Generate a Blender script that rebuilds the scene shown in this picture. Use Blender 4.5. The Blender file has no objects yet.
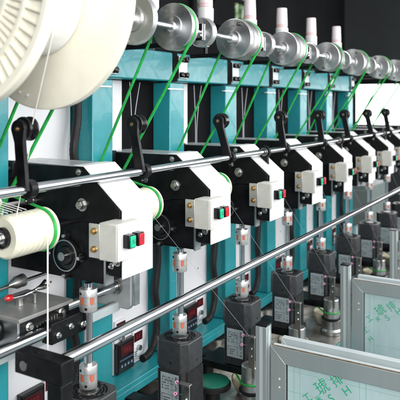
import bpy, bmesh, math, random
from mathutils import Vector, Matrix
random.seed(7)
H = 1.75            # camera height over the floor; z values below are relative to the camera
SC = bpy.context.scene
COL = SC.collection
PI = math.pi
rad = math.radians

# ------------------------------------------------------------------ materials
def mat(name, color, rough=0.5, metal=0.0, var=0.0, vscale=8.0, bump=0.0, bscale=60.0, spec=0.5,
        rvar=0.0, aniso=False, emis=None, estr=0.0, sss=0.0, coat=0.0, stretch=(1, 1, 1), color2=None, trans=0.0):
    m = bpy.data.materials.new(name); m.use_nodes = True
    nt = m.node_tree; b = nt.nodes['Principled BSDF']
    b.inputs['Base Color'].default_value = (*color, 1)
    b.inputs['Roughness'].default_value = rough
    b.inputs['Metallic'].default_value = metal
    b.inputs['Specular IOR Level'].default_value = spec
    b.inputs['Coat Weight'].default_value = coat
    if trans: b.inputs['Transmission Weight'].default_value = trans
    if sss:
        b.inputs['Subsurface Weight'].default_value = sss
        b.inputs['Subsurface Radius'].default_value = (0.02, 0.016, 0.01)
        b.inputs['Subsurface Scale'].default_value = 0.5
    if emis:
        b.inputs['Emission Color'].default_value = (*emis, 1)
        b.inputs['Emission Strength'].default_value = estr
    tc = nt.nodes.new('ShaderNodeTexCoord'); mp = nt.nodes.new('ShaderNodeMapping')
    mp.inputs['Scale'].default_value = stretch
    nt.links.new(tc.outputs['Object'], mp.inputs['Vector'])
    if var or color2:
        n = nt.nodes.new('ShaderNodeTexNoise'); n.inputs['Scale'].default_value = vscale
        n.inputs['Detail'].default_value = 6; n.inputs['Roughness'].default_value = 0.65
        nt.links.new(mp.outputs[0], n.inputs['Vector'])
        r = nt.nodes.new('ShaderNodeValToRGB')
        c2 = color2 or tuple(min(1, c * (1 + var)) for c in color)
        c1 = color if color2 else tuple(c * (1 - var) for c in color)
        r.color_ramp.elements[0].position = 0.38; r.color_ramp.elements[1].position = 0.64
        r.color_ramp.elements[0].color = (*c1, 1); r.color_ramp.elements[1].color = (*c2, 1)
        nt.links.new(n.outputs['Fac'], r.inputs['Fac']); nt.links.new(r.outputs['Color'], b.inputs['Base Color'])
    if rvar:
        n = nt.nodes.new('ShaderNodeTexNoise'); n.inputs['Scale'].default_value = vscale * 2.3
        n.inputs['Detail'].default_value = 5
        nt.links.new(mp.outputs[0], n.inputs['Vector'])
        mr = nt.nodes.new('ShaderNodeMapRange')
        mr.inputs['From Min'].default_value = 0.3; mr.inputs['From Max'].default_value = 0.7
        mr.inputs['To Min'].default_value = max(0.02, rough - rvar); mr.inputs['To Max'].default_value = min(1, rough + rvar)
        nt.links.new(n.outputs['Fac'], mr.inputs['Value']); nt.links.new(mr.outputs[0], b.inputs['Roughness'])
    if bump:
        n = nt.nodes.new('ShaderNodeTexNoise'); n.inputs['Scale'].default_value = bscale; n.inputs['Detail'].default_value = 3
        nt.links.new(mp.outputs[0], n.inputs['Vector'])
        bp = nt.nodes.new('ShaderNodeBump'); bp.inputs['Strength'].default_value = bump; bp.inputs['Distance'].default_value = 0.002
        nt.links.new(n.outputs['Fac'], bp.inputs['Height']); nt.links.new(bp.outputs[0], b.inputs['Normal'])
    if aniso:
        b.inputs['Anisotropic'].default_value = .75
        tg = nt.nodes.new('ShaderNodeTangent'); tg.direction_type = 'RADIAL'; tg.axis = 'Y'
        nt.links.new(tg.outputs[0], b.inputs['Tangent'])
    return m

M = dict(
 teal=mat('teal_paint', (.019, .26, .295), .30, var=.045, vscale=11, bump=.12, bscale=210, rvar=.07, coat=.22),
 black=mat('black_satin', (.0045, .0047, .0055), .42, spec=.24, var=.5, vscale=14, bump=.2, bscale=260, rvar=.16),
 gloss_black=mat('black_plastic', (.008, .008, .009), .25, spec=.4, var=.2, rvar=.08),
 rubber=mat('black_rubber', (.009, .009, .010), .5, spec=.3, bump=.2, rvar=.1),
 cabinet_black=mat('cabinet_black', (.004, .004, .005), .75, spec=.12, var=.5, vscale=4),
 white=mat('white_paint', (.70, .70, .69), .38, var=.07, vscale=9, bump=.15, bscale=120, rvar=.09),
 panelwhite=mat('white_panel', (.70, .70, .72), .35, var=.04, vscale=5, rvar=.08),
 beige=mat('beige_box', (.54, .535, .49), .5, var=.07, vscale=20, bump=.1, bscale=300),
 topgrey=mat('grey_paint', (.34, .36, .36), .3, var=.1, rvar=.08),
 alu=mat('aluminium', (.50, .53, .54), .36, 1.0, var=.06, vscale=4, rvar=.08, stretch=(1, 1, 8)),
 profile=mat('anodised_profile', (.43, .47, .47), .38, .55, var=.06, vscale=5, rvar=.06, stretch=(1, 1, .2)),
 palealu=mat('pale_aluminium', (.58, .64, .65), .42, .35, var=.05, vscale=6, rvar=.06),
 turned=mat('turned_steel', (.60, .60, .60), .33, 1.0, var=.04, vscale=30, rvar=.04, aniso=True),
 matte=mat('matte_machined_alloy', (.66, .66, .65), .42, .85, var=.04, vscale=30),
 chrome=mat('chrome', (.70, .71, .74), .15, 1.0),
 steel=mat('brushed_steel', (.46, .45, .43), .33, 1.0, var=.15, vscale=9, rvar=.12),
 dirty=mat('oily_steel_plate', (.30, .29, .265), .34, .7, var=.45, vscale=7, rvar=.15, bump=.15, bscale=25),
 zinc=mat('zinc_bolt', (.55, .55, .54), .3, 1.0, var=.1),
 brass=mat('yellow_zinc_bolt', (.45, .31, .14), .42, 1.0, var=.15, vscale=40),
 belt=mat('green_belt', (.015, .36, .06), .38, var=.25, vscale=30),
 cream=mat('cream_plastic', (.76, .73, .62), .33, var=.06, vscale=6, sss=.25, rvar=.06),
 yarn=mat('white_yarn', (.84, .83, .79), .8, bump=.6, bscale=500, var=.05, vscale=30),
 rollcream=mat('cream_roll', (.72, .70, .56), .32, var=.07, vscale=12, sss=.2),
 orange=mat('orange_insert', (.52, .12, .055), .55),
 motor=mat('motor_housing', (.030, .031, .033), .33, var=.2, vscale=20, bump=.3, bscale=350, rvar=.08),
 plate=mat('nameplate', (.52, .58, .60), .4, .5, var=.12, vscale=30),
 ink=mat('dark_print', (.03, .035, .04), .6),
 greenbtn=mat('green_button', (.01, .50, .26), .3),
 redbtn=mat('red_button', (.62, .015, .03), .3),
 redknob=mat('red_knob', (.55, .01, .015), .25, coat=.5),
 darkred=mat('dark_red_window', (.05, .006, .010), .2),
 led=mat('red_led_digits', (.25, .02, .02), .4, emis=(1, .06, .04), estr=.03),
 bluegrey=mat('blue_grey_bezel', (.05, .075, .12), .3),
 pink=mat('pink_translucent', (.80, .52, .53), .35, sss=.3, var=.04),
 palepink=mat('pale_translucent', (.78, .70, .72), .3, sss=.3, var=.04),
 eyelet=mat('pink_ceramic', (.75, .30, .50), .3),
 glassfilm=mat('filmed_glass', (.46, .59, .60), .16, var=.10, vscale=5, rvar=.08, stretch=(1, 1, .3), coat=.4),
 filmink=mat('green_film_print', (.03, .42, .22), .5),
 filmline=mat('pale_green_film_line', (.19, .50, .38), .5),
 disc=mat('green_disc', (.012, .16, .10), .4, var=.2),
 creambowl=mat('cream_bowl', (.55, .50, .36), .4, var=.15),
 wall=mat('charcoal_wall', (.009, .0095, .010), .95, spec=.1, var=.25, vscale=1.2),
 wallgrey=mat('dark_grey_wall', (.045, .049, .051), .95, spec=.1, var=.12, vscale=1.0),
 floor=mat('grey_floor', (.14, .15, .145), .4, var=.15, vscale=2, rvar=.1),
 cabinetgrey=mat('grey_green_cabinet', (.19, .24, .23), .45, var=.06),
 glow=mat('daylit_window', (.9, .9, .9), .5, emis=(1, 1, 1), estr=3.0),
 thread=mat('fine_thread', (.42, .42, .46), .7),
 matgrey=mat('worn_grey_plate', (.30, .30, .29), .5, .4, var=.12, vscale=9, rvar=.1),
 brown=mat('brown_seal', (.16, .11, .07), .6, var=.3, vscale=40),
)
def foliage_mat():
    m = bpy.data.materials.new('greenery_through_window'); m.use_nodes = True
    nt = m.node_tree; b = nt.nodes['Principled BSDF']
    n = nt.nodes.new('ShaderNodeTexNoise'); n.inputs['Scale'].default_value = 14; n.inputs['Detail'].default_value = 8
    tc = nt.nodes.new('ShaderNodeTexCoord'); nt.links.new(tc.outputs['Object'], n.inputs['Vector'])
    r = nt.nodes.new('ShaderNodeValToRGB'); e = r.color_ramp.elements
    e[0].position = .38; e[0].color = (.01, .03, .01, 1); e[1].position = .68; e[1].color = (.75, .8, .7, 1)
    k = e.new(.52); k.color = (.12, .24, .06, 1)
    nt.links.new(n.outputs['Fac'], r.inputs['Fac']); nt.links.new(r.outputs['Color'], b.inputs['Emission Color'])
    b.inputs['Base Color'].default_value = (.02, .03, .02, 1); b.inputs['Emission Strength'].default_value = .8
    return m
M['foliage'] = foliage_mat()

# ------------------------------------------------------------------ mesh builder
class B:
    def __init__(s, o=(0, 0, 0)):
        s.bm = bmesh.new(); s.o = Vector(o)
    def v(s, p): return s.bm.verts.new(Vector(p) - s.o)
    def box(s, x0, x1, y0, y1, z0, z1):
        P = [s.v((x, y, z)) for x in (x0, x1) for y in (y0, y1) for z in (z0, z1)]
        for f in ((0, 1, 3, 2), (4, 6, 7, 5), (0, 4, 5, 1), (2, 3, 7, 6), (0, 2, 6, 4), (1, 5, 7, 3)):
            s.bm.faces.new([P[i] for i in f])
        return s
    def prism(s, pts, a0, a1, axis='y'):
        """polygon in the two other axes extruded along axis"""
        def mk(p, a):
            if axis == 'y': return (p[0], a, p[1])
            if axis == 'z': return (p[0], p[1], a)
            return (a, p[0], p[1])
        A = [s.v(mk(p, a0)) for p in pts]; C = [s.v(mk(p, a1)) for p in pts]; n = len(pts)
        s.bm.faces.new(A); s.bm.faces.new(C[::-1])
        for i in range(n): s.bm.faces.new([A[i], C[i], C[(i + 1) % n], A[(i + 1) % n]])
        return s
    def frame(s, d):
        d = d.normalized(); h = Vector((0, 0, 1)) if abs(d.z) < .9 else Vector((1, 0, 0))
        u = d.cross(h).normalized(); return d, u, d.cross(u).normalized()
    def lathe(s, c, axis, prof, seg=40, cap=True, a0=0):
        """prof: list of (r, h) along axis; smooth when the step is small, sharp by split rings"""
        c = Vector(c); d, u, w = s.frame(Vector(axis)); rings = []
        for i, (r, h) in enumerate(prof):
            rings.append([s.v(c + d * h + (u * math.cos(a0 + 2 * PI * k / seg) + w * math.sin(a0 + 2 * PI * k / seg)) * max(r, 1e-5)) for k in range(seg)])
        for a, b in zip(rings, rings[1:]):
            for k in range(seg):
                f = s.bm.faces.new([a[k], a[(k + 1) % seg], b[(k + 1) % seg], b[k]]); f.smooth = True
        if cap:
            s.bm.faces.new(rings[0][::-1]); s.bm.faces.new(rings[-1])
        return s
    def cyl(s, a, b, r, seg=24, r2=None):
        a = Vector(a); b = Vector(b)
        return s.lathe(a, b - a, [(r, 0), (r if r2 is None else r2, (b - a).length)], seg)
    def ring(s, c, axis, ri, ro, t, seg=40):
        s.lathe(c, axis, [(ri, 0), (ro, 0), (ro, t), (ri, t), (ri, 0)], seg, cap=False); return s
    def tube(s, pts, r, seg=8, closed=False):
        pts = [Vector(p) for p in pts]; n = len(pts); rings = []
        ref = None
        for i, p in enumerate(pts):
            if closed: t = pts[(i + 1) % n] - pts[i - 1]
            else: t = pts[min(i + 1, n - 1)] - pts[max(i - 1, 0)]
            t.normalize()
            if ref is None:
                h = Vector((0, 1, 0)) if abs(t.y) < .8 else Vector((0, 0, 1)); ref = t.cross(h).normalized()
            ref = (ref - t * ref.dot(t)).normalized(); w = t.cross(ref)
            rings.append([s.v(p + (ref * math.cos(2 * PI * k / seg) + w * math.sin(2 * PI * k / seg)) * r) for k in range(seg)])
        for i in range(n if closed else n - 1):
            a = rings[i]; b = rings[(i + 1) % n]
            for k in range(seg):
                f = s.bm.faces.new([a[k], a[(k + 1) % seg], b[(k + 1) % seg], b[k]]); f.smooth = True
        if not closed: s.bm.faces.new(rings[0][::-1]); s.bm.faces.new(rings[-1])
        return s
    def hexbolt(s, c, axis, r, t, washer=True):
        c = Vector(c); ax = Vector(axis).normalized()
        if washer: s.lathe(c, ax, [(r * 1.45, 0), (r * 1.45, t * .25)], 20)
        s.lathe(c + ax * t * .2, ax, [(r, 0), (r, t * .8), (r * .86, t)], 6)
        s.lathe(c + ax * t, ax, [(r * .5, -.0005), (r * .42, t * .25)], 12)
        return s
    def build(s, name, m, parent=None, bevel=0.0, local=None):
        bmesh.ops.recalc_face_normals(s.bm, faces=s.bm.faces[:])
        me = bpy.data.meshes.new(name); s.bm.to_mesh(me); s.bm.free(); me.materials.append(M[m]); me.set_sharp_from_angle(angle=rad(32))
        o = bpy.data.objects.new(name, me); COL.objects.link(o)
        if parent: o.parent = parent
        elif s.o.length or True: o.location = s.o + Vector((0, 0, H))
        if bevel:
            md = o.modifiers.new('Bevel', 'BEVEL'); md.width = bevel; md.segments = 2; md.limit_method = 'ANGLE'; md.angle_limit = rad(40)
        return o

def tag(o, label, cat, group=None):
    o['label'] = label; o['category'] = cat
    if group: o['group'] = group
    return o
def thing(name, label, cat, loc, group=None):
    o = bpy.data.objects.new(name, None); COL.objects.link(o); o.empty_display_size = .05
    o.location = Vector(loc) + Vector((0, 0, H)); return tag(o, label, cat, group)
def kids(o): return [c for c in o.children]
def copy_tree(o, parent=None):
    c = o.copy(); COL.objects.link(c)
    if parent: c.parent = parent
    for ch in kids(o): copy_tree(ch, c)
    return c
def dup(o, y, label, dx=0, dz=0):
    c = copy_tree(o); c.location = o.location + Vector((dx, y - o.location.y, dz)); c['label'] = label
    return c
ORD = ['first', 'second', 'third', 'fourth', 'fifth', 'sixth', 'seventh', 'eighth', 'ninth', 'tenth', 'eleventh']
def ordl(i, n):
    if i == 0: return 'leftmost and nearest'
    if i == n - 1: return 'rightmost and farthest'
    return ORD[i]
def num(i, n, noun):
    """'leftmost and nearest X' / 'third X from the left' """
    if i == 0: return 'leftmost, nearest ' + noun
    if i == n - 1: return 'rightmost, farthest ' + noun
    return ORD[i] + ' ' + noun + ' from the left'

F = [1.37 + .5 * k for k in range(0, 9)]           # head side faces along the row
NH = len(F)

# ------------------------------------------------------------------ setting
o = B((0, 0, -H)).box(-9, 9, -6, 16, -H - .1, -H).build('floor', 'floor'); o['kind'] = 'structure'
o = B((-3, 3, -H)).box(-3.2, -3.0, -4, 9.4, -H + .004, 3.2).build('wall', 'wall'); tag(o, 'black wall running behind the whole machine row', 'wall')
t = thing('end_wall', 'dark grey wall at the far end above the bright window', 'wall', (0, 9.5, -H))
B((0, 9.5, -H)).box(-3.2, 3, 9.4, 9.6, .36, 3.2).box(-3.2, 3, 9.4, 9.6, -H + .004, -.75).box(-3.2, -2.86, 9.4, 9.6, -.75, .36).build('wall_face', 'wallgrey', t)
t = thing('far_window', 'overexposed white window beyond the far end of the machine', 'window', (-1, 9.5, -.75))
B((-1, 9.5, -.75)).prism([(-2.86, -.75), (3, -.75), (3, .36), (-1.5, .36), (-2.86, .30)], 9.45, 9.5).build('pane', 'glow', t)
B((-1, 9.5, -.75)).box(-2.86, 3, 9.38, 9.44, .30, .38).box(-2.9, -2.83, 9.38, 9.44, -.75, .30).build('window_frame', 'wall', t)
t = thing('window', 'small upper window with green leaves outside behind the pulleys', 'window', (-3, 5.4, .7))
o_ = (-3, 5.4, .7)
B(o_).box(-2.99, -2.985, 4.85, 6.05, .82, 1.55).build('pane', 'foliage', t)
b = B(o_); b.box(-2.98, -2.95, 4.8, 6.1, .78, .83); b.box(-2.98, -2.95, 4.8, 4.86, .83, 1.55); b.box(-2.98, -2.95, 6.04, 6.1, .83, 1.55)
b.box(-2.98, -2.95, 4.8, 6.1, 1.06, 1.10)
b.prism([(5.05, .83), (5.18, .83), (5.75, 1.55), (5.60, 1.55)], -2.975, -2.94, 'x'); b.box(-2.978, -2.955, 5.2, 5.62, .83, 1.06)
b.build('window_frame', 'wall', t)
# low cabinets behind the far end
for i, (x0, x1, y0, y1, z1) in enumerate([(-2.75, -1.75, 6.4, 7.0, -.86), (-2.95, -2.2, 7.6, 8.2, -.70)]):
    oo = ((x0 + x1) / 2, y0, -H)
    t = thing('cabinet', ['grey green low cabinet behind the farthest motors', 'second grey green cabinet against the end wall, farther off'][i], 'cabinet', oo, 'low cabinets beyond the machine')
    B(oo).box(x0, x1, y0, y1, -H + .006, z1).build('cabinet_body', 'cabinetgrey', t, .004)
    b = B(oo)
    for q in range(2):
        a = x0 + .02 + q * (x1 - x0) / 2; b.box(a, a + (x1 - x0) / 2 - .04, y0 - .02, y0 - .001, -H + .1, z1 - .05)
    b.build('door', 'cabinetgrey', t, .003)
for i, (x, y) in enumerate([(-1.95, 5.75), (-2.2, 6.15)]):
    oo = (x, y, -H); b = B(oo); b.cyl((x, y, -H + .02), (x, y, -.2), .011, 16); b.lathe((x, y, -H + .004), (0, 0, 1), [(.08, 0), (.08, .012), (.02, .02)], 24)
    tag(b.build('support_pole', 'steel'), ['thin grey upright pole beyond the last teal column', 'thin grey upright pole farther off beside the cabinets'][i], 'pole', 'thin poles beyond the machine')

# ------------------------------------------------------------------ machine frame
fo = (-1.5, 3, -H)
fr = thing('machine_frame', 'long teal steel machine frame with square columns and bolted top beam', 'machine frame', fo)
XF = -1.467
CL = [1.19 + .5 * j for j in range(0, 8)]           # left edges of the columns
for j, L in enumerate(CL):
    B(fo).box(XF - .13, XF, L, L + .115, -1.078, .092).build('column', 'teal', fr, .004)
    b = B(fo); b.box(XF - .01, XF + .006, L - .02, L + .10, .062, .068); b.build('reflection_strip', 'white', fr)  # thin white strip stands in for the light reflected at the column top
    # joint: black seam, plate, bolts
    B(fo).box(XF - .10, XF - .001, L + .025, L + .060, .099, .2235).build('seam', 'cabinet_black', fr)
    pl = B(fo).box(XF - .01, XF + .008, L + .062, L + .13, .112, .212).build('joint_plate', 'alu', fr, .002)
    for zz in (.128, .196):
        for yy in (L + .076, L + .116):
            B(fo).lathe((XF + .0082, yy, zz), (1, 0, 0), [(.0125, 0), (.0125, .012), (.009, .014)], 14).build('bolt', 'gloss_black', pl)
for j in range(len(CL) + 1):
    a = (CL[j - 1] + .061) if j else .6
    e = (CL[j] + .024) if j < len(CL) else 4.80
    if e <= a or j == len(CL): continue
    B(fo).box(XF - .13, XF, a, e, .098, .222).build('beam', 'teal', fr, .006)
B(fo).box(XF - .13, XF, CL[-1] + .054, CL[-1] + .13, .098, .222).build('beam', 'teal', fr, .005)
# deck and bed
B(fo).box(-1.62, -1.45, .5, 5.7, -1.10, -1.08).box(-1.47, -1.45, .5, 5.7, -1.13, -1.10).build('deck', 'teal', fr, .003)
B(fo).box(-1.62, -1.05, .5, 5.7, -1.32, -1.27).build('bed', 'dirty', fr, .003)
B(fo).box(-1.6, -1.03, .5, 5.7, -H + .01, -1.325).build('base_box', 'teal', fr, .003)
B(fo).box(-1.05, -1.03, .5, 5.7, -1.325, -1.275).build('bed_edge', 'teal', fr, .002)
# back body: dark housings behind the heads
B(fo).box(-1.86, -1.60, .5, 5.75, -.55, -.215).build('back_housing', 'cabinet_black', fr, .004)
B(fo).box(-1.90, -1.86, .5, 5.75, -1.26, .098).build('back_sheet', 'cabinet_black', fr)
# panels between columns
BAYS = [(.78, 1.17)] + [(L + .13, L + .5 - .01) for L in CL[:-1]]
for i, (a, e) in enumerate(BAYS):
    b = B(fo); y1 = e - .028
    b.box(-1.58, -1.545, a - .01, y1 - .025, -1.078, -.36)
    pts = [(-1.58, y1 - .025)] + [(-1.58 + .035 * math.sin(q * PI / 12), y1 - .025 + .035 * math.cos(q * PI / 12)) for q in range(7)] + [(-1.545, y1 - .025)]
    b.prism([(-1.58, y1 - .026), (-1.58, y1 + .005), (-1.565, y1 + .003), (-1.552, y1 - .006), (-1.5452, y1 - .026)], -1.078, -.36, 'z')
    b.build('white_panel', 'panelwhite', fr, .002)
    if i > 0:
        w = .145 if i != 1 else .345
        B(fo).box(-1.58, -1.55, a - .02, a + w, -.30, .096).build('upper_panel', 'panelwhite', fr, .002)
        if a + w < e - .02: B(fo).box(-1.58, -1.552, a + w + .001, e + .01, -.355, .096).build('black_board', 'cabinet_black', fr, .002)
        
    # screws on white panel
    for yy, zz in ((a + .24, -.62), (a + .17, -.66), (a + .23, -.80)):
        B(fo).cyl((-1.5452, yy, zz), (-1.543, yy, zz), .004, 10).build('panel_screw', 'brass' if zz == -.62 else 'zinc', fr)

# loose cables hanging behind in the black gaps
for i, L in enumerate(CL[1:-1]):
    for q, (dy, s) in enumerate([(.30, .015), (.37, -.045)]):
        pts = [(-1.53, L + dy + s * math.sin(z * 2.2), .09 - z * .34) for z in [q2 / 10 for q2 in range(11)]]
        oo = (-1.53, L + dy, .09)
        tag(B(oo).tube(pts, .0020, 6).build('loose_cable', 'thread'), '%s pale hanging cable in the dark gap right of teal column %s from the left' % (('straight', 'slanting')[q], ORD[i + 1]), 'cable', 'thin cables hanging between the columns')

# black corrugated hoses, one left of each column
def hose_pts(yc, full=True):
    p = [(-1.505, yc + .012 * math.sin(t * 2.5), .08 - t * .125) for t in range(8)]
    p += [(-1.505, yc, -.86), (-1.503, yc - .003, -.93), (-1.50, yc - .014, -.98), (-1.497, yc - .045, -1.025), (-1.492, yc - .08, -1.040), (-1.488, yc - .125, -1.040)]
    return p
def catmull(P, n=10):
    P = [Vector(p) for p in P]; out = []
    for i in range(len(P) - 1):
        a = P[max(i - 1, 0)]; b = P[i]; c = P[i + 1]; d = P[min(i + 2, len(P) - 1)]
        for k in range(n):
            t = k / n
            out.append(.5 * ((2 * b) + (c - a) * t + (2 * a - 5 * b + 4 * c - d) * t * t + (3 * b - a - 3 * c + d) * t ** 3))
    out.append(P[-1]); return out
def corrugated(o_, pts, r):
    b = B(o_); C = catmull(pts, 14); seg = 14; rings = []; n = len(C); ref = Vector((1, 0, 0))
    for i, p in enumerate(C):
        t = (C[min(i + 1, n - 1)] - C[max(i - 1, 0)]).normalized(); ref = (ref - t * ref.dot(t)).normalized(); w = t.cross(ref)
        rr = r * (1 + (.035 if i % 2 else -.03))
        rings.append([b.v(p + (ref * math.cos(2 * PI * k / seg) + w * math.sin(2 * PI * k / seg)) * rr) for k in range(seg)])
    for A, Bq in zip(rings, rings[1:]):
        for k in range(seg): b.bm.faces.new([A[k], A[(k + 1) % seg], Bq[(k + 1) % seg], Bq[k]]).smooth = True
    b.bm.faces.new(rings[0][::-1]); b.bm.faces.new(rings[-1]); return b
hy = CL[1] - .045
proto = None
for i, L in enumerate(CL):
    lab = 'black corrugated hose running down left of the %s teal column' % (ORD[i] if i else 'leftmost')
    if i < 2:
        tag(corrugated((-1.5, L, -1.04), hose_pts(L - .045), .0155).build('corrugated_hose', 'rubber'), lab, 'hose', 'black hoses beside the columns')
    elif proto is None:
        proto = tag(corrugated((-1.5, L, -1.04), hose_pts(L - .045)[3:], .0155).build('corrugated_hose', 'rubber'), lab, 'hose', 'black hoses beside the columns')
    else: dup(proto, L, lab)

# ------------------------------------------------------------------ controllers on the deck in each bay
def make_controller():
    oo = (-1.54, 1.96, -1.078)
    t = thing('temperature_controller', '', 'controller', oo, 'controllers on the white panels')
    B(oo).box(-1.543, -1.524, 1.905, 2.012, -1.074, -.95).build('housing', 'gloss_black', t, .002)
    B(oo).box(-1.525, -1.5215, 1.910, 2.007, -1.068, -.955).build('face', 'gloss_black', t, .001)
    s = B(oo).box(-1.5215, -1.5195, 1.92, 1.998, -1.008, -.965).build('display', 'darkred', t)
    b = B(oo)
    for q in range(3):
        digit(b, -1.5193, 1.940 + q * .015, -.993, .009, .016, '850'[q])
    b.build('digits', 'led', s)
    B(oo).box(-1.5215, -1.5200, 1.915, 2.002, -1.026, -1.018).build('stripe', 'bluegrey', t)
    for q in range(4):
        B(oo).box(-1.5215, -1.519, 1.92 + q * .021, 1.934 + q * .021, -1.052, -1.038).build('key', 'bluegrey', t, .0008)
        B(oo).box(-1.5191, -1.5185, 1.923 + q * .021, 1.931 + q * .021, -1.047, -1.043).build('key_mark', 'plate', t)
    return t
SEG = {'0': 'abcdef', '1': 'bc', '2': 'abged', '3': 'abgcd', '4': 'fgbc', '5': 'afgcd', '8': 'abcdefg', '6': 'afgedc'}
def digit(b, x, y, z, w, h, ch):
    t = w * .18
    R = {'a': (y, y + w, z + h - t, z + h), 'd': (y, y + w, z, z + t), 'g': (y, y + w, z + h / 2 - t / 2, z + h / 2 + t / 2),
         'f': (y, y + t, z + h / 2, z + h), 'e': (y, y + t, z, z + h / 2), 'b': (y + w - t, y + w, z + h / 2, z + h), 'c': (y + w - t, y + w, z, z + h / 2)}
    for k in SEG[ch]:
        a = R[k]; b.box(x, x + .0006, a[0], a[1], a[2], a[3])
def make_meter():
    oo = (-1.54, 2.04, -.95)
    t = thing('display_meter', '', 'meter', oo, 'small red windowed meters on the white panels')
    B(oo).box(-1.543, -1.534, 2.02, 2.085, -1.05, -.94).build('housing', 'panelwhite', t, .001)
    w = B(oo).box(-1.534, -1.532, 2.025, 2.08, -.985, -.948).build('display', 'darkred', t)
    b = B(oo); digit(b, -1.5318, 2.038, -.974, .009, .016, '5'); digit(b, -1.5318, 2.054, -.974, .009, .016, '0'); b.build('digits', 'led', w)
    B(oo).cyl((-1.534, 2.052, -1.012), (-1.520, 2.052, -1.012), .011, 18).build('knob', 'alu', t)
    b = B(oo)
    for q in range(3): b.box(-1.534, -1.533, 2.028, 2.044, -1.045 + q * .008, -1.041 + q * .008)
    b.build('print', 'bluegrey', t)
    return t
tc = make_controller(); tm = make_meter()
for i in range(8):
    y = 1.96 - .5 + .5 * i
    pos = ['leftmost bay of the frame', 'bay behind the nearest vertical shaft', 'bay behind the second shaft', 'bay behind the third shaft', 'fourth bay past the nearest shaft', 'fifth bay past the nearest shaft', 'sixth bay past the nearest shaft', 'farthest bay past the last column'][i]
    if i == 7: continue
    if i == 1: tc['label'] = 'black controller with red digits in the ' + pos
    else: dup(tc, y, 'black controller with red digits in the ' + pos)
    if i == 1: tm['label'] = 'white meter with dark red window and knob in the ' + pos
    else: dup(tm, y + .08, 'white meter with dark red window and knob in the ' + pos)
# one more small dark red meter higher in the first bay
c = dup(tm, 1.925, 'white meter with dark red window right under the flat steel bar', 0, .075)
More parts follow.
